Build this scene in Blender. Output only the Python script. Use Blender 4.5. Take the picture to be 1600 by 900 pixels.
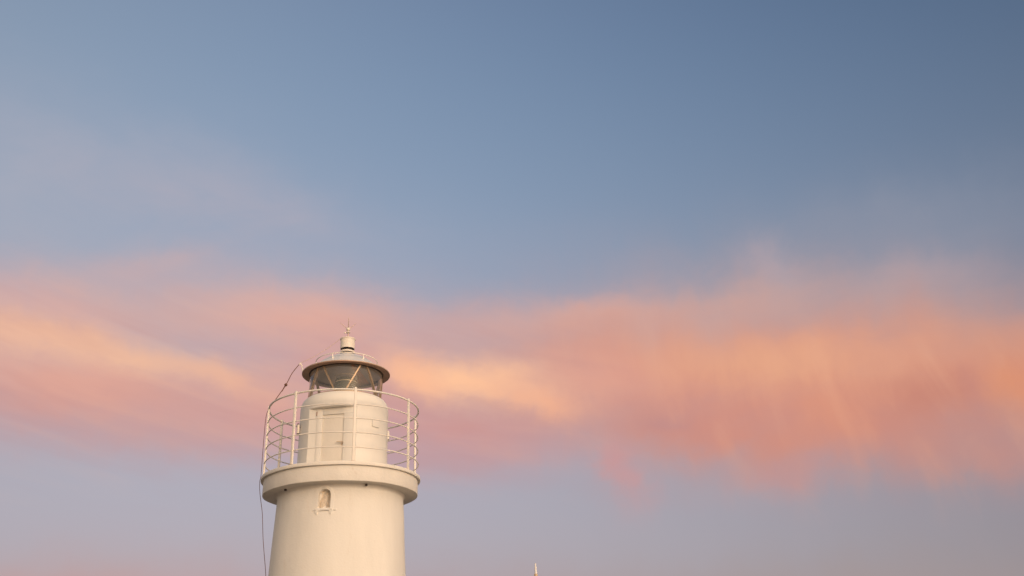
import bpy, bmesh, math, random
from mathutils import Vector, Matrix, noise

for o in list(bpy.data.objects):
    bpy.data.objects.remove(o)
SC = bpy.context.scene
COL = SC.collection
R = math.radians
random.seed(7)

# ------------------------------------------------------------------ camera
# world: Z up, lighthouse axis at x = y = 0, ground at z = 0
cam_d = bpy.data.cameras.new('camera')
cam = bpy.data.objects.new('camera', cam_d)
COL.objects.link(cam)
cam_d.sensor_width = 36.0
cam_d.lens = 36.0 * 1365.27 / 1600.0
cam_d.clip_start = 0.1
cam_d.clip_end = 20000
cam.location = (3.7254448, -18.2, 1.6)
cam.rotation_mode = 'QUATERNION'
cam.rotation_quaternion = (Matrix.Rotation(R(90 + 24.773737), 3, 'X') @
                           Matrix.Rotation(R(-2.4475453), 3, 'Z')).to_quaternion()
SC.camera = cam
SC.view_settings.view_transform = 'Standard'
SC.view_settings.look = 'None'
SC.view_settings.exposure = 0.0
SC.view_settings.gamma = 1.0
SC.view_settings.use_curve_mapping = False

# ------------------------------------------------------------------ sun: low evening light from behind the camera, to its right
SUN_AZ, SUN_EL = 37.0, 7.0          # degrees; azimuth counted from -Y towards +X
sd = Vector((math.sin(R(SUN_AZ)) * math.cos(R(SUN_EL)), -math.cos(R(SUN_AZ)) * math.cos(R(SUN_EL)), math.sin(R(SUN_EL))))
sun_d = bpy.data.lights.new('sun', 'SUN')
sun_d.energy = 1.22
sun_d.angle = R(22)                 # veiled by thin cloud near the horizon: soft shadows
sun_d.color = (1.0, 0.885, 0.735)
sun = bpy.data.objects.new('sun', sun_d)
sun.rotation_euler = sd.to_track_quat('Z', 'Y').to_euler()
sun.location = sd * 60
COL.objects.link(sun)

# ------------------------------------------------------------------ sky (world): Nishita air + evening gradient + sunset clouds, all in azimuth / elevation
world = bpy.data.worlds.new('World')
SC.world = world
world.use_nodes = True
NT = world.node_tree
NT.nodes.clear()


def node(tree, kind, **kw):
    n = tree.nodes.new(kind)
    for k, v in kw.items():
        setattr(n, k, v)
    return n


def mth(op, a, b=None, c=None, tree=None, clamp=False):
    tree = tree or NT
    n = tree.nodes.new('ShaderNodeMath')
    n.operation = op
    n.use_clamp = clamp
    for i, v in enumerate((a, b, c)):
        if v is None:
            continue
        if isinstance(v, (int, float)):
            n.inputs[i].default_value = v
        else:
            tree.links.new(v, n.inputs[i])
    return n.outputs[0]


def srgb(r, g, b):
    f = lambda u: (u / 255 / 12.92) if u / 255 <= 0.04045 else ((u / 255 + 0.055) / 1.055) ** 2.4
    return f(r), f(g), f(b)


tc = node(NT, 'ShaderNodeTexCoord')
sep = node(NT, 'ShaderNodeSeparateXYZ')
NT.links.new(tc.outputs['Generated'], sep.inputs[0])
DX, DY, DZ = sep.outputs
DEG = 180 / math.pi
AZ = mth('MULTIPLY', mth('ARCTAN2', DX, DY), DEG)      # 0 = towards +Y, + towards +X
EL = mth('MULTIPLY', mth('ARCSINE', DZ), DEG)


def sky_noise(su, sv, scale, detail, rough, w, dist=0.0):
    cb = node(NT, 'ShaderNodeCombineXYZ')
    NT.links.new(mth('MULTIPLY', AZ, su), cb.inputs[0])
    NT.links.new(mth('MULTIPLY', EL, sv), cb.inputs[1])
    cb.inputs[2].default_value = w
    n = node(NT, 'ShaderNodeTexNoise')
    n.inputs['Scale'].default_value = scale
    n.inputs['Detail'].default_value = detail
    n.inputs['Roughness'].default_value = rough
    n.inputs['Distortion'].default_value = dist
    NT.links.new(cb.outputs[0], n.inputs['Vector'])
    return n.outputs[0]


# clear air: smooth evening gradient, quadratic in azimuth and elevation (log radiance), inside the Nishita sky
u = mth('DIVIDE', mth('MAXIMUM', mth('MINIMUM', AZ, 45.0), -45.0), 30.0)
v = mth('DIVIDE', mth('SUBTRACT', mth('MAXIMUM', mth('MINIMUM', EL, 50.0), -2.0), 24.0), 20.0)
TERMS = [None, u, v, mth('MULTIPLY', u, u), mth('MULTIPLY', u, v), mth('MULTIPLY', v, v), mth('MULTIPLY', mth('MULTIPLY', v, v), v)]
POLY = [(-1.2087, -0.3007, -0.6176, -0.1541, -0.1312, -0.1430, 0.0960), (-1.0331, -0.2584, -0.2844, -0.1509, -0.0884, -0.1897, 0.0038), (-0.7544, -0.2132, -0.0927, -0.1439, -0.0416, -0.2066, 0.0051)]
chan = []
for co in POLY:
    s = co[0]
    for t, c in zip(TERMS[1:], co[1:]):
        s = mth('ADD', mth('MULTIPLY', t, c), s)
    chan.append(mth('EXPONENT', s))
air = node(NT, 'ShaderNodeCombineColor')
for i in range(3):
    NT.links.new(mth('MULTIPLY', chan[i], 10.0), air.inputs[i])

nishita = node(NT, 'ShaderNodeTexSky', sky_type='NISHITA', sun_disc=False)
nishita.sun_elevation = R(SUN_EL)
nishita.sun_rotation = R(180 - SUN_AZ)
nishita.altitude = 0
nishita.air_density = 1.0
nishita.dust_density = 2.0
nishita.ozone_density = 1.0


def mix(fac, a, b, blend='MIX'):
    n = node(NT, 'ShaderNodeMix', data_type='RGBA', blend_type=blend)
    if isinstance(fac, (int, float)):
        n.inputs[0].default_value = fac
    else:
        NT.links.new(fac, n.inputs[0])
    for i, s in ((6, a), (7, b)):
        if isinstance(s, tuple):
            n.inputs[i].default_value = (*s, 1) if len(s) == 3 else s
        else:
            NT.links.new(s, n.inputs[i])
    return n.outputs[2]


away = mth('MULTIPLY', mth('SUBTRACT', mth('ABSOLUTE', AZ), 50.0), 1 / 50.0, clamp=True)
# the sun has just gone behind a bright veil: broad peach glow round it, behind the photographer
dot = mth('ADD', mth('ADD', mth('MULTIPLY', DX, sd.x), mth('MULTIPLY', DY, sd.y)), mth('MULTIPLY', DZ, sd.z))
glow = mth('EXPONENT', mth('MULTIPLY', mth('SUBTRACT', dot, 1.0), 0.85))
gcol = node(NT, 'ShaderNodeCombineColor')
for i, c in enumerate((1.06, 0.815, 0.625)):
    NT.links.new(mth('MULTIPLY', glow, 10 * c), gcol.inputs[i])
west = mix(1.0, mix(1.0, nishita.outputs[0], (1.0, 0.8, 0.7), 'MULTIPLY'), gcol.outputs[0], 'ADD')
sky = mix(away, air.outputs[0], west)

# sunset clouds: soft banks (az, el, half length, half width, tilt, sRGB colour, opacity), frayed by noise
wa = sky_noise(0.10, 0.16, 1.0, 4.0, 0.48, 3.1)
wb = sky_noise(0.09, 0.15, 1.0, 4.0, 0.48, 11.7)
curtain = sky_noise(0.24, 0.05, 1.0, 3.0, 0.45, 5.3)         # hanging, upright fibres in the bank away from the tower
fine = sky_noise(0.16, 0.34, 1.0, 5.0, 0.55, 8.2, 0.3)
right = mth('MULTIPLY_ADD', AZ, 1 / 14.0, 0.28, clamp=True)
wisp = sky_noise(0.55, 0.45, 1.0, 5.0, 0.6, 21.0, 0.6)       # small ragged wisps
wisp2 = sky_noise(0.50, 0.60, 1.0, 5.0, 0.6, 33.0, 0.6)
WAZ = mth('ADD', AZ, mth('ADD', mth('MULTIPLY', mth('SUBTRACT', wa, 0.5), 7.0), mth('MULTIPLY', mth('SUBTRACT', wisp, 0.5), 2.2)))
WEL = mth('ADD', mth('MULTIPLY_ADD', mth('SUBTRACT', wisp2, 0.5), 1.1, EL), mth('ADD', mth('MULTIPLY', mth('SUBTRACT', wb, 0.5), 3.2), mth('MULTIPLY', mth('MULTIPLY', mth('SUBTRACT', curtain, 0.5), right), 2.3)))
fdev = mth('SUBTRACT', fine, 0.5)
# thin strands: hanging steeply in the middle and right of the bank, drawn out along it on the left
sheared = mth('MULTIPLY_ADD', EL, 0.14, AZ)
cb = node(NT, 'ShaderNodeCombineXYZ')
NT.links.new(mth('MULTIPLY', sheared, 0.42), cb.inputs[0])
NT.links.new(mth('MULTIPLY', EL, 0.17), cb.inputs[1])
cb.inputs[2].default_value = 14.0
strand_n = node(NT, 'ShaderNodeTexNoise')
strand_n.inputs['Scale'].default_value = 1.0
strand_n.inputs['Detail'].default_value = 4.0
strand_n.inputs['Roughness'].default_value = 0.5
strand_n.inputs['Distortion'].default_value = 0.5
NT.links.new(cb.outputs[0], strand_n.inputs['Vector'])
strand = mth('SUBTRACT', strand_n.outputs[0], 0.5)
cb = node(NT, 'ShaderNodeCombineXYZ')
NT.links.new(mth('MULTIPLY', AZ, 0.11), cb.inputs[0])
NT.links.new(mth('MULTIPLY', mth('MULTIPLY_ADD', AZ, 0.22, EL), 0.75), cb.inputs[1])
cb.inputs[2].default_value = 27.0
drawn_n = node(NT, 'ShaderNodeTexNoise')
drawn_n.inputs['Scale'].default_value = 1.0
drawn_n.inputs['Detail'].default_value = 4.0
drawn_n.inputs['Roughness'].default_value = 0.5
drawn_n.inputs['Distortion'].default_value = 0.4
NT.links.new(cb.outputs[0], drawn_n.inputs['Vector'])
drawn = mth('SUBTRACT', drawn_n.outputs[0], 0.5)
WEL = mth('MULTIPLY_ADD', mth('MULTIPLY', strand, right), 1.15, WEL)
BANKS = [
    (-32.21, 28.18, 12.03, 4.78, 4.1, (165, 171, 187), 0.52, 2.2),
    (-21.04, 28.91, 12.81, 2.98, -5.9, (174, 170, 184), 0.56, 2.0),
    (-25.12, 25.41, 3.16, 1.01, 7.8, (202, 172, 172), 0.55, 0.7),
    (-30.87, 21.67, 11.17, 2.43, 5.7, (214, 172, 166), 0.85, 0.7),
    (-22.29, 22.40, 7.18, 1.76, -0.2, (205, 170, 165), 0.50, 0.7),
    (-28.53, 16.57, 10.10, 2.26, -1.8, (207, 157, 151), 0.92, 0.7),
    (-22.50, 14.99, 8.99, 1.36, -2.8, (186, 157, 164), 0.65, 0.7),
    (-14.40, 22.80, 6.91, 2.12, -2.8, (227, 176, 160), 0.88, 0.7),
    (-10.75, 19.03, 8.58, 3.06, -4.8, (217, 161, 150), 0.92, 0.7),
    (-20.00, 16.48, 9.38, 2.13, -4.9, (209, 159, 152), 0.80, 0.7),
    (-28.43, 18.07, 6.72, 1.66, -2.2, (229, 168, 148), 0.75, 0.7),
    (-32.25, 19.90, 5.69, 1.01, 4.3, (238, 183, 155), 0.80, 0.7),
    (-25.75, 19.47, 6.92, 0.94, -6.2, (242, 189, 157), 0.80, 0.7),
    (-19.01, 18.31, 3.63, 0.82, -18.1, (241, 185, 153), 0.75, 0.7),
    (-16.83, 16.44, 2.83, 1.65, -10.5, (222, 164, 150), 0.55, 0.7),
    (-4.71, 14.53, 9.76, 1.86, -4.1, (194, 156, 160), 0.80, 0.7),
    (-3.83, 16.35, 7.33, 1.56, -7.0, (208, 153, 148), 0.75, 0.7),
    (-1.93, 22.11, 7.23, 1.51, -1.6, (210, 173, 168), 0.60, 0.7),
    (5.79, 22.51, 5.63, 1.08, -0.6, (211, 174, 168), 0.75, 0.7),
    (8.52, 18.87, 9.94, 2.72, -4.8, (217, 160, 145), 0.85, 0.7),
    (22.35, 21.12, 12.92, 3.15, -12.2, (194, 162, 157), 0.62, 0.7),
    (14.64, 22.34, 4.93, 1.63, 0.1, (208, 168, 158), 0.55, 0.7),
    (17.86, 24.65, 1.62, 1.44, 73.8, (190, 168, 172), 0.45, 0.7),
    (26.17, 22.26, 4.17, 1.68, -1.7, (184, 163, 167), 0.42, 0.7),
    (26.55, 25.33, 10.83, 2.69, -7.3, (146, 150, 166), 0.50, 0.7),
    (20.23, 16.62, 18.49, 3.72, -10.1, (219, 150, 128), 0.95, 0.7),
    (18.58, 18.45, 11.95, 1.99, -11.1, (226, 163, 135), 0.75, 0.7),
    (32.26, 16.71, 6.10, 1.98, -12.2, (212, 152, 130), 0.60, 0.7),
    (-2.69, 19.00, 5.07, 1.16, -8.0, (255, 198, 158), 1.00, 0.7),
    (-6.64, 19.48, 2.40, 1.00, -20.6, (254, 191, 152), 0.90, 0.7),
    (0.90, 17.47, 2.60, 0.91, -19.4, (249, 186, 150), 0.85, 0.7),
    (5.41, 18.20, 4.35, 1.90, -3.7, (224, 163, 146), 0.60, 0.7),
    (18.26, 17.77, 6.35, 1.43, -11.8, (232, 170, 136), 0.68, 0.7),
    (11.87, 15.01, 9.45, 2.16, -5.3, (209, 143, 128), 0.75, 0.7),
    (21.77, 12.90, 9.86, 2.05, -9.4, (211, 142, 123), 0.72, 0.7),
    (26.14, 14.46, 3.49, 1.71, -8.1, (196, 131, 116), 0.65, 0.7),
    (31.57, 14.22, 2.86, 1.78, -8.4, (223, 148, 113), 0.85, 0.7),
    (27.92, 10.39, 6.17, 1.28, -10.0, (196, 143, 134), 0.65, 0.7),
    (6.51, 12.51, 1.84, 1.24, 83.2, (207, 150, 148), 0.70, 0.7),
    (10.87, 15.31, 1.58, 0.68, -4.7, (188, 142, 142), 0.50, 0.7),
    (20.98, 14.55, 2.13, 1.86, 66.8, (224, 152, 123), 0.50, 0.7),
    (16.99, 11.74, 3.47, 0.99, 0.4, (198, 148, 144), 0.50, 0.7),
    (12.80, 12.89, 2.85, 0.78, 18.0, (172, 156, 164), 0.40, 0.7),
    (10.15, 11.18, 5.64, 0.86, -4.3, (172, 160, 168), 0.35, 0.7),
    (-27.28, 5.18, 13.35, 2.65, -0.3, (193, 156, 152), 0.85, 0.7),
    (-2.43, 4.37, 10.24, 2.58, -2.1, (180, 156, 156), 0.80, 0.7),
    (19.97, 3.93, 18.00, 2.43, -3.7, (166, 148, 144), 0.60, 0.7),
]
for (a0, e0, hl, hw, tilt, col, op, frail) in BANKS:
    ct, st = math.cos(R(tilt)), math.sin(R(tilt))
    da = mth('SUBTRACT', WAZ, a0)
    de = mth('SUBTRACT', WEL, e0)
    p = mth('MULTIPLY_ADD', da, ct / hl, mth('MULTIPLY', de, st / hl))
    q = mth('MULTIPLY_ADD', da, -st / hw, mth('MULTIPLY', de, ct / hw))
    g = mth('EXPONENT', mth('MULTIPLY', mth('MULTIPLY_ADD', p, p, mth('MULTIPLY', q, q)), -1.0))
    f = mth('MULTIPLY', mth('MULTIPLY', g, mth('MULTIPLY_ADD', fdev, frail, 1.0)), op, clamp=True)
    sky = mix(f, sky, tuple(10 * c for c in srgb(*col)))
# lit and dim strands inside the bank
bandq = mth('DIVIDE', mth('ADD', mth('SUBTRACT', WEL, 18.2), mth('MULTIPLY', mth('POWER', mth('MAXIMUM', AZ, 0.0), 2.0), 0.0052)), 5.2)
band = mth('EXPONENT', mth('MULTIPLY', mth('MULTIPLY', bandq, bandq), -1.0))
tone = mth('MULTIPLY', band, mth('ADD', mth('MULTIPLY', mth('MULTIPLY', strand, right), 0.36), mth('MULTIPLY', mth('MULTIPLY', drawn, mth('SUBTRACT', 1.0, right)), 0.42)))
lit = mix(mth('MULTIPLY', tone, 1.5, clamp=True), sky, tuple(10 * c for c in srgb(250, 192, 154)))
sky = mix(mth('MULTIPLY', tone, -1.9, clamp=True), lit, tuple(10 * c for c in srgb(184, 130, 130)))
bg = node(NT, 'ShaderNodeBackground')
bg.inputs[1].default_value = 0.1
NT.links.new(sky, bg.inputs[0])
wo = node(NT, 'ShaderNodeOutputWorld')
NT.links.new(bg.outputs[0], wo.inputs[0])


# ------------------------------------------------------------------ materials
def material(name):
    m = bpy.data.materials.new(name)
    m.use_nodes = True
    return m, m.node_tree, m.node_tree.nodes['Principled BSDF']


def painted(name, col, rough=0.6, var=0.06, scale=2.2, bump=0.25, bump_scale=28.0, stain=None, stain_amt=0.0, metallic=0.0, streak=1.0):
    """paint with mottled tone, upright rain streaks, grain and optional stains"""
    m, t, b = material(name)
    geo = node(t, 'ShaderNodeTexCoord')
    mp = node(t, 'ShaderNodeMapping')
    mp.inputs['Scale'].default_value = (1, 1, 1.0 / streak)
    t.links.new(geo.outputs['Object'], mp.inputs[0])
    n1 = node(t, 'ShaderNodeTexNoise')
    n1.inputs['Scale'].default_value = scale
    n1.inputs['Detail'].default_value = 7
    n1.inputs['Roughness'].default_value = 0.6
    t.links.new(mp.outputs[0], n1.inputs['Vector'])
    r1 = node(t, 'ShaderNodeMapRange')
    r1.inputs[1].default_value = 0.3
    r1.inputs[2].default_value = 0.7
    r1.inputs[3].default_value = 1 - var
    r1.inputs[4].default_value = 1 + var
    t.links.new(n1.outputs[0], r1.inputs[0])
    mu = node(t, 'ShaderNodeMix', data_type='RGBA', blend_type='MULTIPLY')
    mu.inputs[0].default_value = 1
    mu.inputs[6].default_value = (*col, 1)
    t.links.new(r1.outputs[0], mu.inputs[7])
    out = mu.outputs[2]
    if stain:
        n2 = node(t, 'ShaderNodeTexNoise')
        n2.inputs['Scale'].default_value = scale * 3.1
        n2.inputs['Detail'].default_value = 8
        n2.inputs['Roughness'].default_value = 0.68
        t.links.new(mp.outputs[0], n2.inputs['Vector'])
        r2 = node(t, 'ShaderNodeMapRange')
        r2.inputs[1].default_value = 0.60
        r2.inputs[2].default_value = 0.78
        r2.inputs[4].default_value = stain_amt
        t.links.new(n2.outputs[0], r2.inputs[0])
        m2 = node(t, 'ShaderNodeMix', data_type='RGBA')
        t.links.new(r2.outputs[0], m2.inputs[0])
        t.links.new(out, m2.inputs[6])
        m2.inputs[7].default_value = (*stain, 1)
        out = m2.outputs[2]
    t.links.new(out, b.inputs['Base Color'])
    b.inputs['Roughness'].default_value = rough
    b.inputs['Metallic'].default_value = metallic
    if bump:
        n3 = node(t, 'ShaderNodeTexNoise')
        n3.inputs['Scale'].default_value = bump_scale
        n3.inputs['Detail'].default_value = 5
        n3.inputs['Roughness'].default_value = 0.6
        t.links.new(geo.outputs['Object'], n3.inputs['Vector'])
        n4 = node(t, 'ShaderNodeTexNoise')
        n4.inputs['Scale'].default_value = 3.5
        n4.inputs['Detail'].default_value = 3
        t.links.new(geo.outputs['Object'], n4.inputs['Vector'])
        ad = mth('MULTIPLY_ADD', n4.outputs[0], 2.5, n3.outputs[0], tree=t)
        bp = node(t, 'ShaderNodeBump')
        bp.inputs['Strength'].default_value = bump
        bp.inputs['Distance'].default_value = 0.012
        t.links.new(ad, bp.inputs['Height'])
        t.links.new(bp.outputs[0], b.inputs['Normal'])
    return m


WHITE = (0.80, 0.772, 0.712)
M_wall = painted('limewashed_render', WHITE, 0.75, 0.06, 1.7, 0.24, 30, (0.58, 0.47, 0.36), 0.42, streak=4.5)
M_room = painted('painted_steel_wall', (0.80, 0.772, 0.712), 0.55, 0.03, 2.0, 0.16, 22, (0.60, 0.50, 0.39), 0.2, streak=2.5)
M_slab = painted('painted_concrete', (0.795, 0.76, 0.695), 0.7, 0.05, 2.5, 0.35, 24, (0.52, 0.41, 0.31), 0.45, streak=2.2)
M_rail = painted('painted_rail', (0.82, 0.77, 0.70), 0.45, 0.04, 6, 0.08, 60, (0.45, 0.30, 0.2), 0.25)
M_rust = painted('rusted_foot', (0.30, 0.17, 0.10), 0.85, 0.3, 18, 0.5, 90)
M_door = painted('painted_door', (0.79, 0.745, 0.665), 0.5, 0.04, 4, 0.15, 30, (0.5, 0.38, 0.27), 0.3, streak=3)
M_stone = painted('rough_infill', (0.70, 0.61, 0.50), 0.9, 0.14, 16, 0.9, 40, (0.40, 0.30, 0.22), 0.6)
M_roof = painted('zinc_roof', (0.74, 0.72, 0.69), 0.42, 0.06, 3, 0.1, 40, (0.55, 0.52, 0.5), 0.4, metallic=0.15)
M_eave = painted('eave_sheet', (0.46, 0.30, 0.215), 0.5, 0.10, 5, 0.1, 40, metallic=0.1)
M_ceil = painted('ceiling_sheet', (0.51, 0.425, 0.335), 0.3, 0.25, 2.2, 0.06, 30, metallic=0.45)
M_bar = painted('bronze_glazing_bar', (0.42, 0.30, 0.195), 0.4, 0.12, 20, 0.1, 80, metallic=0.5)
M_reflection = painted('painted_reflection', (0.85, 0.42, 0.20), 0.4, 0.15, 6, 0.05, 40, metallic=0.3)  # colour standing in for a warm reflection on the ceiling
M_lensring = painted('brass_ring', (0.75, 0.62, 0.42), 0.35, 0.1, 20, 0.0, metallic=0.4)
M_dark = painted('dark_metal', (0.07, 0.05, 0.04), 0.6, 0.2, 20, 0.2, 80)
M_vent = painted('painted_ventilator', (0.80, 0.73, 0.64), 0.5, 0.04, 5, 0.12, 50, (0.5, 0.36, 0.25), 0.3)
M_cable = painted('weathered_cable', (0.16, 0.075, 0.05), 0.7, 0.2, 20, 0.0)
M_wire = painted('pale_wire', (0.62, 0.48, 0.38), 0.6, 0.1, 20, 0.0)
M_brass = painted('worn_brass', (0.70, 0.58, 0.45), 0.45, 0.15, 20, 0.1, 80, metallic=0.3)
M_pole_white = painted('white_gloss_paint', (0.80, 0.77, 0.74), 0.4, 0.04, 12, 0.1, 60)
M_pole_tan = painted('varnished_wood', (0.60, 0.46, 0.31), 0.5, 0.14, 14, 0.2, 60, streak=8)
M_ground = painted('worn_concrete_quay', (0.15, 0.125, 0.10), 0.9, 0.22, 0.35, 0.6, 9, (0.12, 0.10, 0.085), 0.6)

M_glass, t, b = material('thin_glass')
t.nodes.remove(b)
tr = node(t, 'ShaderNodeBsdfTransparent')
tr.inputs[0].default_value = (0.985, 0.985, 0.98, 1)
gl = node(t, 'ShaderNodeBsdfGlossy')
gl.inputs['Roughness'].default_value = 0.06
gl.inputs[0].default_value = (0.9, 0.9, 0.9, 1)
lw = node(t, 'ShaderNodeLayerWeight')
lw.inputs[0].default_value = 0.5
mx = node(t, 'ShaderNodeMixShader')
t.links.new(mth('MULTIPLY_ADD', mth('POWER', lw.outputs['Facing'], 5.0, tree=t), 0.9, 0.07, tree=t, clamp=True), mx.inputs[0])
t.links.new(tr.outputs[0], mx.inputs[1])
t.links.new(gl.outputs[0], mx.inputs[2])
df = node(t, 'ShaderNodeBsdfDiffuse')            # salt film on the panes
df.inputs[0].default_value = (0.75, 0.72, 0.68, 1)
m2 = node(t, 'ShaderNodeMixShader')
lw2 = node(t, 'ShaderNodeLayerWeight')
lw2.inputs[0].default_value = 0.25
t.links.new(mth('MULTIPLY_ADD', lw2.outputs['Facing'], 0.14, 0.04, tree=t, clamp=True), m2.inputs[0])
t.links.new(mx.outputs[0], m2.inputs[1])
t.links.new(df.outputs[0], m2.inputs[2])
t.links.new(m2.outputs[0], t.nodes['Material Output'].inputs[0])

M_lens, t, b = material('lens_glass')
b.inputs['Base Color'].default_value = (0.17, 0.18, 0.12, 1)
b.inputs['Roughness'].default_value = 0.12
b.inputs['Transmission Weight'].default_value = 0.35
b.inputs['IOR'].default_value = 1.5


# ------------------------------------------------------------------ building helpers
def obj(name, bm, mat, parent=None, smooth=True, angle=32):
    me = bpy.data.meshes.new(name)
    bmesh.ops.recalc_face_normals(bm, faces=bm.faces)
    bm.to_mesh(me)
    bm.free()
    me.materials.append(mat)
    if smooth:
        for p in me.polygons:
            p.use_smooth = True
        me.set_sharp_from_angle(angle=R(angle))
    o = bpy.data.objects.new(name, me)
    COL.objects.link(o)
    if parent:
        o.parent = parent
    return o


def empty(name, loc=(0, 0, 0), parent=None):
    o = bpy.data.objects.new(name, None)
    o.empty_display_size = 0.3
    o.location = loc
    COL.objects.link(o)
    if parent:
        o.parent = parent
    return o


def tag(o, label=None, cat=None, group=None, kind=None):
    for k, val in (('label', label), ('category', cat), ('group', group), ('kind', kind)):
        if val:
            o[k] = val
    return o


def cyl_pt(r, az, z):
    """point at radius r, azimuth az (degrees from -Y towards +X), height z"""
    return Vector((r * math.sin(R(az)), -r * math.cos(R(az)), z))


def lathe(bm, prof, seg=96, closed=False, wob=0.0, wz=0.0, seed=0.0, centre=(0, 0)):
    """revolve a (radius, z) profile; wob / wz give hand-made unevenness in metres"""
    rings = []
    for (r, z) in prof:
        ring = []
        for i in range(seg):
            a = 2 * math.pi * i / seg
            dr = dz = 0
            if wob or wz:
                q = Vector((math.cos(a) * 2.3, math.sin(a) * 2.3, z * 1.5 + seed))
                dr = wob * noise.noise(q)
                dz = wz * noise.noise(q + Vector((9, 4, 2)))
            ring.append(bm.verts.new((centre[0] + (r + dr) * math.cos(a), centre[1] + (r + dr) * math.sin(a), z + dz)))
        rings.append(ring)
    n = len(rings)
    for k in range(n if closed else n - 1):
        A, B = rings[k], rings[(k + 1) % n]
        for i in range(seg):
            bm.faces.new((A[i], A[(i + 1) % seg], B[(i + 1) % seg], B[i]))
    if not closed:
        if prof[0][0] > 1e-6:
            bm.faces.new(rings[0])
        if prof[-1][0] > 1e-6:
            bm.faces.new(rings[-1])
    return bm


def tube(bm, pts, rad, seg=10, closed=False):
    """round bar through points, rad a number or one per point"""
    pts = [Vector(p) for p in pts]
    n = len(pts)
    rads = rad if isinstance(rad, (list, tuple)) else [rad] * n
    rings = []
    up = None
    for i, p in enumerate(pts):
        a = pts[(i - 1) % n] if (closed or i > 0) else p
        c = pts[(i + 1) % n] if (closed or i < n - 1) else p
        d = (c - a).normalized()
        if up is None:
            up = d.orthogonal().normalized()
        up = (up - d * up.dot(d))
        up = up.normalized() if up.length > 1e-6 else d.orthogonal().normalized()
        s = d.cross(up)
        rings.append([bm.verts.new(p + (up * math.cos(2 * math.pi * k / seg) + s * math.sin(2 * math.pi * k / seg)) * rads[i]) for k in range(seg)])
    for i in range(n if closed else n - 1):
        A, B = rings[i], rings[(i + 1) % n]
        if closed and i == n - 1:      # close with the smallest twist
            k0 = min(range(seg), key=lambda k: (A[0].co - B[k].co).length)
            B = B[k0:] + B[:k0]
        for k in range(seg):
            bm.faces.new((A[k], A[(k + 1) % seg], B[(k + 1) % seg], B[k]))
    if not closed:
        bm.faces.new(rings[0])
        bm.faces.new(rings[-1])
    return bm


def box(bm, o, ex, ey, ez, bev=0.0):
    """box centred at o with half-extent vectors ex, ey, ez"""
    o, ex, ey, ez = Vector(o), Vector(ex), Vector(ey), Vector(ez)
    vs = [bm.verts.new(o + ex * i + ey * j + ez * k) for i in (-1, 1) for j in (-1, 1) for k in (-1, 1)]
    fs = [bm.faces.new([vs[i] for i in q]) for q in ((0, 1, 3, 2), (4, 6, 7, 5), (0, 4, 5, 1), (2, 3, 7, 6), (0, 2, 6, 4), (1, 5, 7, 3))]
    if bev:
        es = list({e for f in fs for e in f.edges})
        bmesh.ops.bevel(bm, geom=es, offset=bev, segments=2, affect='EDGES', profile=0.5)
    return bm


def smooth_path(pts, n=6):
    out = []
    for i in range(len(pts) - 1):
        p0, p1, p2, p3 = pts[max(i - 1, 0)], pts[i], pts[i + 1], pts[min(i + 2, len(pts) - 1)]
        for k in range(n):
            s = k / n
            out.append(0.5 * ((2 * p1) + (p2 - p0) * s + (2 * p0 - 5 * p1 + 4 * p2 - p3) * s * s + (3 * p1 - p0 - 3 * p2 + p3) * s ** 3))
    out.append(pts[-1])
    return out


def ball(bm, c, r, seg=16):
    m = Matrix.Translation(Vector(c))
    bmesh.ops.create_uvsphere(bm, u_segments=seg, v_segments=seg // 2, radius=r, matrix=m)
    return bm


def cut(target, cutter_bm):
    """subtract a shape from a mesh object for good"""
    me = bpy.data.meshes.new('cutter')
    bmesh.ops.recalc_face_normals(cutter_bm, faces=cutter_bm.faces)
    cutter_bm.to_mesh(me)
    cutter_bm.free()
    c = bpy.data.objects.new('cutter', me)
    COL.objects.link(c)
    md = target.modifiers.new('cut', 'BOOLEAN')
    md.operation = 'DIFFERENCE'
    md.solver = 'EXACT'
    md.object = c
    dg = bpy.context.evaluated_depsgraph_get()
    new = bpy.data.meshes.new_from_object(target.evaluated_get(dg))
    target.modifiers.remove(md)
    old = target.data
    new.name = old.name
    mat = old.materials[0]
    target.data = new
    bpy.data.meshes.remove(old)
    bpy.data.objects.remove(c)
    bpy.data.meshes.remove(me)
    new.materials.clear()
    new.materials.append(mat)
    for p in new.polygons:
        p.use_smooth = True
    new.set_sharp_from_angle(angle=R(30))


# ------------------------------------------------------------------ ground (below the frame, lights the undersides)
bm = bmesh.new()
N = 40
rs = [0.0, 3, 6, 10, 15, 22, 32, 50, 90, 200, 600, 2500, 9000]
prev = None
for r in rs:
    if r == 0:
        ring = [bm.verts.new((0, 0, 0))]
    else:
        ring = [bm.verts.new((r * math.cos(2 * math.pi * i / N), r * math.sin(2 * math.pi * i / N), 0)) for i in range(N)]
    if prev:
        for i in range(N):
            if len(prev) == 1:
                bm.faces.new((prev[0], ring[i], ring[(i + 1) % N]))
            else:
                bm.faces.new((prev[i], ring[i], ring[(i + 1) % N], prev[(i + 1) % N]))
    prev = ring
tag(obj('ground', bm, M_ground), kind='structure')

# ------------------------------------------------------------------ the lighthouse
LH = tag(empty('lighthouse'), 'white round lighthouse with railed gallery, glazed lantern and small domed roof', 'lighthouse')

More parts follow.
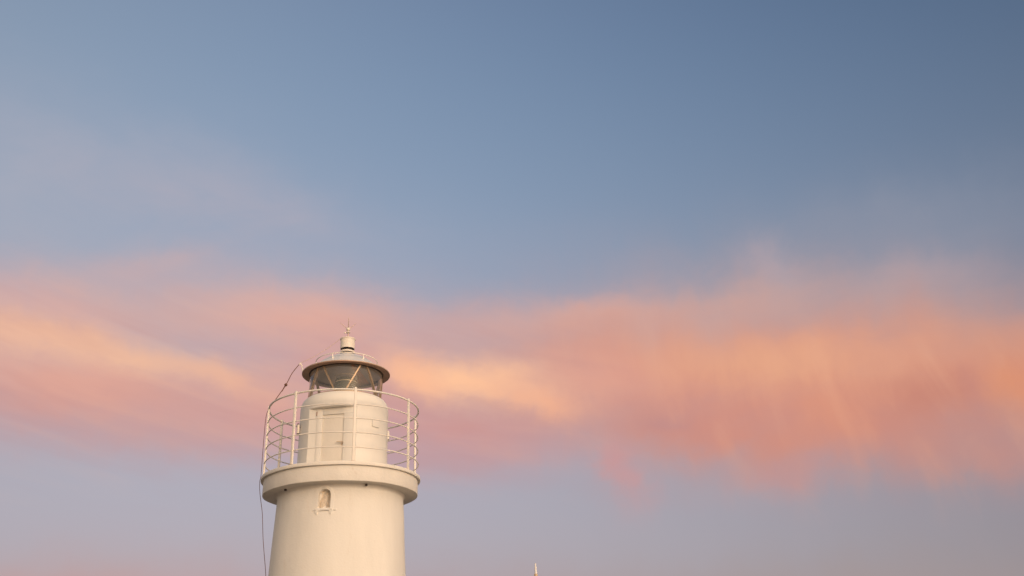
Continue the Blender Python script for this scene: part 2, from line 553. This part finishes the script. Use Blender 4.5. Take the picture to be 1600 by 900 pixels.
# masonry tower, slightly tapered, rounding out under the gallery
prof = [(1.62, 0.0), (1.60, 0.25), (1.545, 0.27)]
for k in range(1, 26):
    z = 0.27 + (5.30 - 0.27) * k / 25
    prof.append((1.535 - 0.0475 * z - 0.012 * math.sin(math.pi * z / 5.3), z))
r_top = prof[-1][0]
for a in (30, 60, 90):
    prof.append((r_top + 0.085 * (1 - math.cos(R(a))), 5.30 + 0.0885 * math.sin(R(a))))
tower = obj('tower_wall', lathe(bmesh.new(), prof, 160, wob=0.012, seed=1.0), M_wall, LH)

NAZ = -2.5                                   # the little blocked window
nrm = cyl_pt(1, NAZ, 0)
tan = cyl_pt(1, NAZ + 90, 0)


def arch_outline(w, z0, z1, n=14):
    """flat-bottomed round arch as (t, z) points"""
    pts = [(-w, z0), (w, z0)]
    zc = z1 - w
    for i in range(n + 1):
        a = math.pi * i / n
        pts.append((w * math.cos(a), zc + w * math.sin(a)))
    return pts


def prism(bm, outline, d0, d1, n=None, t=None):
    n, t = n or nrm, t or tan
    A = [bm.verts.new(n * d0 + t * p[0] + Vector((0, 0, p[1]))) for p in outline]
    B = [bm.verts.new(n * d1 + t * p[0] + Vector((0, 0, p[1]))) for p in outline]
    m = len(A)
    for i in range(m):
        bm.faces.new((A[i], A[(i + 1) % m], B[(i + 1) % m], B[i]))
    bm.faces.new(A)
    bm.faces.new(B)
    return bm


cut(tower, prism(bmesh.new(), arch_outline(0.118, 4.935, 5.30), 1.165, 1.6))
# the rough infill that closes the opening
bm = bmesh.new()
zs = arch_outline(0.116, 4.937, 5.298)
prism(bm, zs, 1.10, 1.172)
bmesh.ops.triangulate(bm, faces=[f for f in bm.faces if len(f.verts) > 4])
bmesh.ops.subdivide_edges(bm, edges=bm.edges, cuts=2, use_grid_fill=True)
for vv in bm.verts:
    if vv.co.dot(nrm) > 1.16:
        vv.co += nrm * 0.035 * noise.noise(vv.co * 14)
win = obj('window', bm, M_stone, LH, angle=50)
# sill with its two corbels and ends
rs_ = 1.285
bm = bmesh.new()
box(bm, nrm * (rs_ + 0.0) + tan * 0.0 + Vector((0, 0, 4.905)), tan * 0.165, nrm * 0.045, Vector((0, 0, 0.020)), 0.008)
bmesh.ops.subdivide_edges(bm, edges=[e for e in bm.edges if e.calc_length() > 0.1], cuts=9, use_grid_fill=True)
for vv in bm.verts:
    vv.co += Vector((0, 0, 0.011 * noise.noise(vv.co * 11))) + nrm * 0.012 * noise.noise(vv.co * 9 + Vector((3, 1, 7)))
obj('window_sill', bm, M_wall, win)
for tt in (-0.135, 0.135):
    bm = bmesh.new()
    prism(bm, [(tt - 0.030, 4.887), (tt + 0.030, 4.887), (tt + 0.024, 4.845), (tt + 0.006, 4.806), (tt - 0.018, 4.838)], rs_ - 0.05, rs_ + 0.034)
    obj('corbel', bm, M_wall, win, angle=25)
for tt in (-0.205, 0.205):
    bm = bmesh.new()
    ball(bm, (0, 0, 0), 0.025, 12)
    for vv in bm.verts:
        vv.co = nrm * (math.sqrt(rs_ ** 2 - tt ** 2) + 0.006 + vv.co.y) + tan * (tt + vv.co.x * 1.7) + Vector((0, 0, 4.895 + vv.co.z * 0.8))
    obj('sill_stud', bm, M_wall, win)
# raised plaster band round the opening
bm = bmesh.new()
inner = arch_outline(0.124, 4.93, 5.306, 18)[1:] + [(-0.124, 4.93)]
outer = arch_outline(0.185, 4.93, 5.362, 18)[1:] + [(-0.185, 4.93)]


def on_wall(tq, z, lift):
    r = 1.535 - 0.0475 * z - 0.012 * math.sin(math.pi * z / 5.3) + lift
    if z > 5.30:
        r += 0.085 * (1 - math.sqrt(max(0, 1 - ((z - 5.30) / 0.0885) ** 2)))
    return nrm * math.sqrt(r * r - tq * tq) + tan * tq + Vector((0, 0, z))


rows = [[bm.verts.new(on_wall(p[0], p[1], lf)) for p in ol] for ol, lf in ((inner, -0.02), (inner, 0.010), (outer, 0.008), (outer, -0.02))]
for k in range(4):
    A, B = rows[k], rows[(k + 1) % 4]
    for i in range(len(A) - 1):
        bm.faces.new((A[i], A[i + 1], B[i + 1], B[i]))
obj('window_surround', bm, M_wall, win, angle=60)

# gallery slab with its lip
G_R, L_R = 1.5785, 1.6345
prof = [(1.20, 5.3905), (1.565, 5.3905), (1.5745, 5.394), (1.5785, 5.404), (1.5785, 5.686), (1.622, 5.686), (1.6315, 5.690), (1.6345, 5.70),
        (1.6345, 5.742), (1.630, 5.7555), (1.618, 5.760), (1.2, 5.772), (0.5, 5.78), (0.5, 5.3905)]
obj('gallery_slab', lathe(bmesh.new(), prof, 160, closed=True, wob=0.006, wz=0.010, seed=4.0), M_slab, LH)
for az in (-40.7, 31.8):
    bm = bmesh.new()
    c = cyl_pt(1.365, az, 0)
    lathe(bm, [(0.013, 5.385), (0.026, 5.385), (0.026, 5.355), (0.019, 5.350), (0.019, 5.386)], 16, closed=False, centre=(c.x, c.y))
    obj('drain_spout', bm, M_dark, LH)

# railing: five rings and eight posts
RAIL = empty('railing', (0, 0, 5.76), LH)
RZ = [7.219, 6.915, 6.634, 6.342, 6.049]
RR = 1.577


def put(o):                                  # keep world placement under a moved parent
    o.matrix_parent_inverse = o.parent.matrix_basis.inverted()
    return o


for k, z in enumerate(RZ):
    bm = bmesh.new()
    n = 128
    pts = []
    for i in range(n):
        az = 360 * i / n
        w = noise.noise(Vector((math.cos(R(az)) * 1.6, math.sin(R(az)) * 1.6, k * 3.7)))
        pts.append(cyl_pt(RR + 0.010 * w, az, z + 0.007 * noise.noise(Vector((math.sin(R(az)) * 2, math.cos(R(az)) * 2, 5 + k)))))
    tube(bm, pts, 0.0195 if k == 0 else 0.0125, 10, closed=True)
    put(obj('rail', bm, M_rail, RAIL, angle=80))
for az in (-72.5, -26.6, 18.7, 67.4, 113.5, 156, -158, -109.5):
    n_, t_ = cyl_pt(1, az, 0), cyl_pt(1, az + 90, 0)
    lean = random.uniform(-0.004, 0.004)
    bm = bmesh.new()
    box(bm, n_ * (RR + 0.004) + Vector((0, 0, (5.745 + 7.262) / 2)), t_ * 0.0235, n_ * 0.020, Vector((0, 0, (7.262 - 5.745) / 2)) + t_ * lean, 0.004)
    p = put(obj('post', bm, M_rail, RAIL, angle=40))
    bm = bmesh.new()
    box(bm, n_ * (RR - 0.002) + Vector((0, 0, 5.764)), t_ * 0.042, n_ * 0.036, Vector((0, 0, 0.007)), 0.002)
    put(obj('post_foot', bm, M_rust, RAIL, angle=40))

# lantern room: round wall with a flat recess for the door
W_R = 0.932
prof = [(W_R + 0.004, 5.70), (W_R, 5.9), (W_R, 6.3), (W_R, 6.7), (W_R, 7.0), (W_R, 7.20)]
for a in (15, 30, 45, 60, 75, 90):
    prof.append((0.80 + (W_R - 0.80) * math.cos(R(a)), 7.20 + 0.235 * math.sin(R(a))))
prof += [(0.785, 7.4375), (0.70, 7.4375)]
room = obj('lantern_room_wall', lathe(bmesh.new(), prof, 160, wob=0.006, seed=7.0), M_room, LH)
FAZ, FD = -6.1, 0.78
fn, ft = cyl_pt(1, FAZ, 0), cyl_pt(1, FAZ + 90, 0)
bm = bmesh.new()
box(bm, fn * (FD + 0.3) + Vector((0, 0, (5.5 + 7.089) / 2)), ft * 1.2, fn * 0.3, Vector((0, 0, (7.089 - 5.5) / 2)))
cut(room, bm)
bm = bmesh.new()
box(bm, fn * (FD - 0.035 + 0.1) + ft * 0.0125 + Vector((0, 0, (5.775 + 6.942) / 2)), ft * 0.2265, fn * 0.1, Vector((0, 0, (6.942 - 5.775) / 2)))
cut(room, bm)

# door: frame of three boards, sunk leaf with a lever handle
DOOR = empty('door', fn * FD + Vector((0, 0, 5.77)), LH)


def fbox(bm, t0, t1, z0, z1, d0, d1, bev=0.003):
    return box(bm, fn * (FD + (d0 + d1) / 2) + ft * ((t0 + t1) / 2) + Vector((0, 0, (z0 + z1) / 2)), ft * ((t1 - t0) / 2), fn * ((d1 - d0) / 2), Vector((0, 0, (z1 - z0) / 2)), bev)


bm = bmesh.new()
fbox(bm, -0.332, -0.2155, 5.765, 7.052, -0.008, 0.012, 0.0015)
fbox(bm, 0.2405, 0.488, 5.765, 6.9435, -0.008, 0.0105, 0.0015)
fbox(bm, -0.2145, 0.488, 6.9445, 7.052, -0.008, 0.011, 0.0015)
put(obj('door_frame', bm, M_room, DOOR, angle=40))
bm = bmesh.new()
fbox(bm, -0.2125, 0.2375, 5.778, 6.940, -0.036, -0.016)
put(obj('door_leaf', bm, M_door, DOOR, angle=40))
bm = bmesh.new()
fbox(bm, -0.348, -0.336, 6.93, 7.02, -0.005, 0.02, 0.002)
put(obj('hinge', bm, M_eave, DOOR, angle=40))
bm = bmesh.new()
base = fn * (FD + 0.02) + ft * 0.222 + Vector((0, 0, 6.338))
tube(bm, [fn * (FD - 0.02) + ft * 0.222 + Vector((0, 0, 6.338)), base + fn * 0.03], 0.018)
tube(bm, [base + fn * 0.03 + ft * 0.035, base + fn * 0.03 - ft * 0.10 + Vector((0, 0, 0.010))], 0.012)
box(bm, fn * (FD - 0.012) + ft * 0.212 + Vector((0, 0, 6.325)), ft * 0.016, fn * 0.006, Vector((0, 0, 0.045)), 0.002)
put(obj('handle', bm, M_brass, DOOR, angle=40))

# small plates on the wall
for az, z, hw_, hh, th in ((54.5, 6.765, 0.10, 0.068, 0.022), (97.5, 6.69, 0.06, 0.09, 0.03)):
    n_, t_ = cyl_pt(1, az, 0), cyl_pt(1, az + 90, 0)
    bm = bmesh.new()
    box(bm, n_ * (W_R + 0.004) + Vector((0, 0, z)), t_ * hw_, n_ * th, Vector((0, 0, hh)), 0.004)
    obj('vent_cover', bm, M_room, LH, angle=40)

# tube lamp on the shaded side of the wall
az = -62.5
n_, t_ = cyl_pt(1, az, 0), cyl_pt(1, az + 90, 0)
bm = bmesh.new()
c = n_ * (W_R + 0.046)
lathe(bm, [(0.020, 6.655), (0.029, 6.662), (0.030, 6.68), (0.030, 6.83), (0.026, 6.845), (0.015, 6.85)], 20, centre=(c.x, c.y))
lamp = obj('wall_lamp', bm, M_vent, LH)
bm = bmesh.new()
tube(bm, smooth_path([n_ * (W_R - 0.02) - t_ * 0.02 + Vector((0, 0, 6.80)), c - t_ * 0.075 + Vector((0, 0, 6.815)), c - t_ * 0.08 + Vector((0, 0, 6.87)), c - t_ * 0.02 + Vector((0, 0, 6.872)), c + Vector((0, 0, 6.84))]), 0.013)
obj('lamp_bracket', bm, M_dark, lamp)
bm = bmesh.new()
lathe(bm, [(0.012, 6.628), (0.026, 6.636), (0.026, 6.656), (0.012, 6.66)], 20, centre=(c.x, c.y))
obj('lamp_cap', bm, M_dark, lamp)

# lantern glazing
bm = bmesh.new()
lathe(bm, [(0.800, 7.436), (0.800, 7.452), (0.772, 7.456), (0.772, 7.436)], 128, closed=True)
obj('glazing_frame', bm, M_bar, LH)
bm = bmesh.new()
lathe(bm, [(0.802, 8.035), (0.806, 8.062), (0.770, 8.062), (0.770, 8.035)], 128, closed=True)
obj('glazing_frame', bm, M_dark, LH)
bm = bmesh.new()
rings = []
for z in (7.454, 7.75, 8.038):
    rings.append([bm.verts.new(cyl_pt(0.781, 360 * i / 128, z)) for i in range(128)])
for A, B in zip(rings, rings[1:]):
    for i in range(128):
        bm.faces.new((A[i], A[(i + 1) % 128], B[(i + 1) % 128], B[i]))
obj('lantern_glass', bm, M_glass, LH, angle=80)
for k in range(5):
    for s in (-1, 1):
        a0 = -33.0 + 72 * k + s * 5.8
        a1 = -33.0 + 72 * k + s * 36.4 - s * 8.3
        bm = bmesh.new()
        n = 12
        A = []
        for i in range(n + 1):
            f = i / n
            az, z = a0 + (a1 - a0) * f, 8.04 + (7.452 - 8.04) * f
            nn, tt = cyl_pt(1, az, 0), cyl_pt(1, az + 90, 0)
            A.append([bm.verts.new(nn * r_ + tt * w_ + Vector((0, 0, z))) for r_, w_ in ((0.735, -0.013), (0.793, -0.015), (0.793, 0.015), (0.735, 0.013))])
        for P, Q in zip(A, A[1:]):
            for i in range(4):
                bm.faces.new((P[i], P[(i + 1) % 4], Q[(i + 1) % 4], Q[i]))
        bm.faces.new(A[0])
        bm.faces.new(A[-1])
        obj('glazing_bar', bm, M_bar, LH, angle=40)

# the optic on its pedestal
bm = bmesh.new()
prof = [(0.05, 7.50)]
z = 7.52
while z < 7.97:
    bulge = 0.245 - 0.10 * ((z - 7.74) / 0.25) ** 4
    prof += [(bulge - 0.012, z), (bulge + 0.006, z + 0.012), (bulge + 0.006, z + 0.028), (bulge - 0.012, z + 0.040)]
    z += 0.046
prof += [(0.10, 8.0), (0.05, 8.005)]
lens = obj('lens', lathe(bm, prof, 64), M_lens, LH, angle=20)
bm = bmesh.new()
lathe(bm, [(0.24, 7.43), (0.24, 7.47), (0.10, 7.49), (0.10, 7.50)], 48)
obj('lens_pedestal', bm, M_eave, lens)
for z in (7.515, 7.86, 8.0):
    bm = bmesh.new()
    lathe(bm, [(0.225, z), (0.254, z), (0.254, z + 0.014), (0.225, z + 0.014)], 64, closed=True)
    obj('lens_ring', bm, M_lensring, lens)

# roof: low dome on a flat eave, sheet ceiling inside
prof = [(0.80, 8.066), (0.938, 8.066), (0.9485, 8.068), (0.949, 8.073), (0.940, 8.079), (0.86, 8.105), (0.75, 8.165), (0.65, 8.245), (0.55, 8.325), (0.45, 8.395), (0.35, 8.447),
        (0.25, 8.487), (0.115, 8.525), (0.115, 8.50), (0.25, 8.46), (0.45, 8.365), (0.65, 8.20), (0.80, 8.09)]
roof = obj('roof', lathe(bmesh.new(), prof, 128, closed=True, wz=0.003, seed=3), M_roof, LH, angle=40)
bm = bmesh.new()
lathe(bm, [(0.808, 8.048), (0.944, 8.043), (0.952, 8.046), (0.952, 8.064), (0.808, 8.0645)], 128, closed=True)
obj('eave', bm, M_eave, roof)
bm = bmesh.new()
lathe(bm, [(0.795, 8.066), (0.70, 8.11), (0.45, 8.28), (0.2, 8.40), (0.12, 8.43), (0.12, 8.44), (0.2, 8.41), (0.45, 8.292), (0.70, 8.125), (0.80, 8.078)], 96, closed=True)
obj('ceiling', bm, M_ceil, roof, angle=50)
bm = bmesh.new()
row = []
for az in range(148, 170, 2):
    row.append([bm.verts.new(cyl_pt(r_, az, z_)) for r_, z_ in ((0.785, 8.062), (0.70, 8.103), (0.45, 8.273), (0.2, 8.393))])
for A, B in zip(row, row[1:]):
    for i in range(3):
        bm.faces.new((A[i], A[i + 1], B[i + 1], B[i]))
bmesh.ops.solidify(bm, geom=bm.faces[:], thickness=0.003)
obj('ceiling_reflection', bm, M_reflection, roof, angle=60)  # warm reflection on the ceiling sheet, painted as a coloured patch
# hand ring on the roof
bm = bmesh.new()
tube(bm, [cyl_pt(0.665, 360 * i / 96, 8.345) for i in range(96)], 0.0105, 8, closed=True)
ring = obj('roof_ring', bm, M_rail, LH, angle=80)
for az in (-16, 43, 104, 164, -136, -76):
    bm = bmesh.new()
    tube(bm, [cyl_pt(0.665, az, 8.352), cyl_pt(0.663, az, 8.30), cyl_pt(0.655, az, 8.225)], [0.010, 0.013, 0.024], 10)
    obj('ring_bracket', bm, M_rail, ring)
# ventilator: neck, hollow collar, hollow hood
bm = bmesh.new()
lathe(bm, [(0.10, 8.49), (0.10, 8.615), (0.05, 8.618)], 48)
vent = obj('ventilator', bm, M_vent, LH)
bm = bmesh.new()
lathe(bm, [(0.092, 8.60), (0.092, 8.87)], 48)
obj('vent_pipe', bm, M_dark, vent)  # inner pipe, coloured dark to paint the shade under the hood
bm = bmesh.new()
lathe(bm, [(0.101, 8.577), (0.153, 8.577), (0.153, 8.598), (0.101, 8.598)], 48, closed=True)
obj('vent_shade_ring', bm, M_dark, vent)  # shade inside the collar, drawn as an added dark ring
bm = bmesh.new()
lathe(bm, [(0.09, 8.622), (0.150, 8.618), (0.165, 8.604), (0.167, 8.574), (0.158, 8.574), (0.155, 8.60), (0.14, 8.608), (0.09, 8.612)], 48, closed=True)
obj('vent_collar', bm, M_vent, vent)
bm = bmesh.new()
lathe(bm, [(0.09, 8.84), (0.148, 8.84), (0.149, 8.672), (0.158, 8.670), (0.159, 8.885), (0.170, 8.889), (0.170, 8.908), (0.16, 8.914), (0.03, 8.93), (0.03, 8.86)], 48, closed=True)
obj('vent_hood', bm, M_vent, vent)
# lightning rod with ball and prongs
bm = bmesh.new()
tube(bm, [(0, 0, 8.92), (0, 0, 9.06), (0, 0, 9.20), (0, 0, 9.44)], [0.012, 0.012, 0.009, 0.005], 10)
rod = obj('lightning_rod', bm, M_wire, LH)
ct = cyl_pt(1, 101.57, 0)
bm = bmesh.new()
ball(bm, (0, 0, 9.150), 0.046, 20)
obj('ball', bm, M_vent, rod)
bm = bmesh.new()
lathe(bm, [(0.012, 9.055), (0.045, 9.062), (0.048, 9.075), (0.012, 9.10)], 24)
obj('rod_collar', bm, M_vent, rod)
bm = bmesh.new()
tube(bm, [Vector((0, 0, 9.06)), -ct * 0.06 + Vector((0, 0, 9.062)), -ct * 0.085 + Vector((0, 0, 9.058))], [0.012, 0.014, 0.020], 10)
obj('clamp', bm, M_vent, rod)
for a, l in ((101.57, 0.165), (-78.43, 0.185), (11.6, 0.17), (191.6, 0.17)):
    d_ = cyl_pt(1, a, 0)
    bm = bmesh.new()
    tube(bm, [d_ * 0.03 + Vector((0, 0, 9.165)), d_ * l + Vector((0, 0, 9.302))], [0.007, 0.004], 8)
    obj('prong', bm, M_wire, rod)

# ------------------------------------------------------------------ lightning conductor cable hanging from the roof to the gallery
CAB = tag(empty('cable', cyl_pt(1.6, -75, 0)), 'dark thin cable with a round joint, hanging from roof edge past the railing', 'cable')


def cpts(l):
    return [cyl_pt(r_, -75 + (q[0] if q else 0), z_) for r_, z_, *q in l]


bm = bmesh.new()
tube(bm, smooth_path(cpts([(1.02, 8.262), (1.06, 8.205), (1.165, 8.038), (1.272, 7.782), (1.434, 7.493), (1.598, 7.215)])), 0.0085, 8)
put(obj('hanging_cable', bm, M_cable, CAB, angle=80))
bm = bmesh.new()
tube(bm, smooth_path(cpts([(1.598, 7.215), (1.632, 7.013), (1.637, 6.492), (1.634, 5.83), (1.648, 5.70), (1.628, 5.465), (1.56, 5.12), (1.537, 4.954), (1.50, 4.6), (1.462, 4.331), (1.395, 3.90), (1.375, 3.6), (1.40, 3.0), (1.47, 1.5), (1.545, 0.3), (1.63, 0.02)])), 0.0058, 8)
put(obj('down_lead', bm, M_cable, CAB, angle=80))
bm = bmesh.new()
pj = cpts([(1.272, 7.782)])[0]
ball(bm, pj, 0.034, 14)
tube(bm, [pj, *cpts([(1.315, 7.70), (1.34, 7.63)])], [0.016, 0.012, 0.006], 8)
put(obj('joint', bm, M_cable, CAB))
bm = bmesh.new()
tube(bm, cpts([(0.93, 8.08), (0.965, 8.235), (1.0, 8.285)]), 0.012, 8)
tube(bm, cpts([(0.985, 8.30), (1.01, 8.265), (1.025, 8.262)]), 0.014, 8)
put(obj('bracket', bm, M_vent, CAB))
bm = bmesh.new()
a_ = cyl_pt(0.165, -60, 8.90)
b_ = cpts([(0.998, 8.292)])[0]
tube(bm, [a_.lerp(b_, k / 12) - Vector((0, 0, 0.05 * math.sin(math.pi * k / 12))) for k in range(13)], 0.0048, 6)
put(obj('stay_wire', bm, M_wire, CAB, angle=80))

# ------------------------------------------------------------------ pole whose tip shows at the bottom edge
PX, PY = 3.878, -6.2
POLE = tag(empty('pole', (PX, PY, 0)), 'slender tan pole with pointed white tip, standing right of the lighthouse', 'pole')
bm = bmesh.new()
lathe(bm, [(0.034, 0.0), (0.032, 0.4), (0.027, 2.0), (0.0225, 2.975), (0.0225, 2.991), (0.012, 2.993)], 24, centre=(0, 0))
obj('shaft', bm, M_pole_tan, POLE)
bm = bmesh.new()
lathe(bm, [(0.012, 2.985), (0.0180, 2.993), (0.0165, 3.02), (0.0135, 3.07), (0.010, 3.118), (0.006, 3.126), (0.0, 3.128)], 24, centre=(0, 0))
obj('pointed_tip', bm, M_pole_white, POLE)
bm = bmesh.new()
lathe(bm, [(0.11, 0.0), (0.11, 0.035), (0.10, 0.04), (0.04, 0.05), (0.036, 0.14), (0.02, 0.14)], 24, centre=(0, 0))
obj('foot_plate', bm, M_dark, POLE)
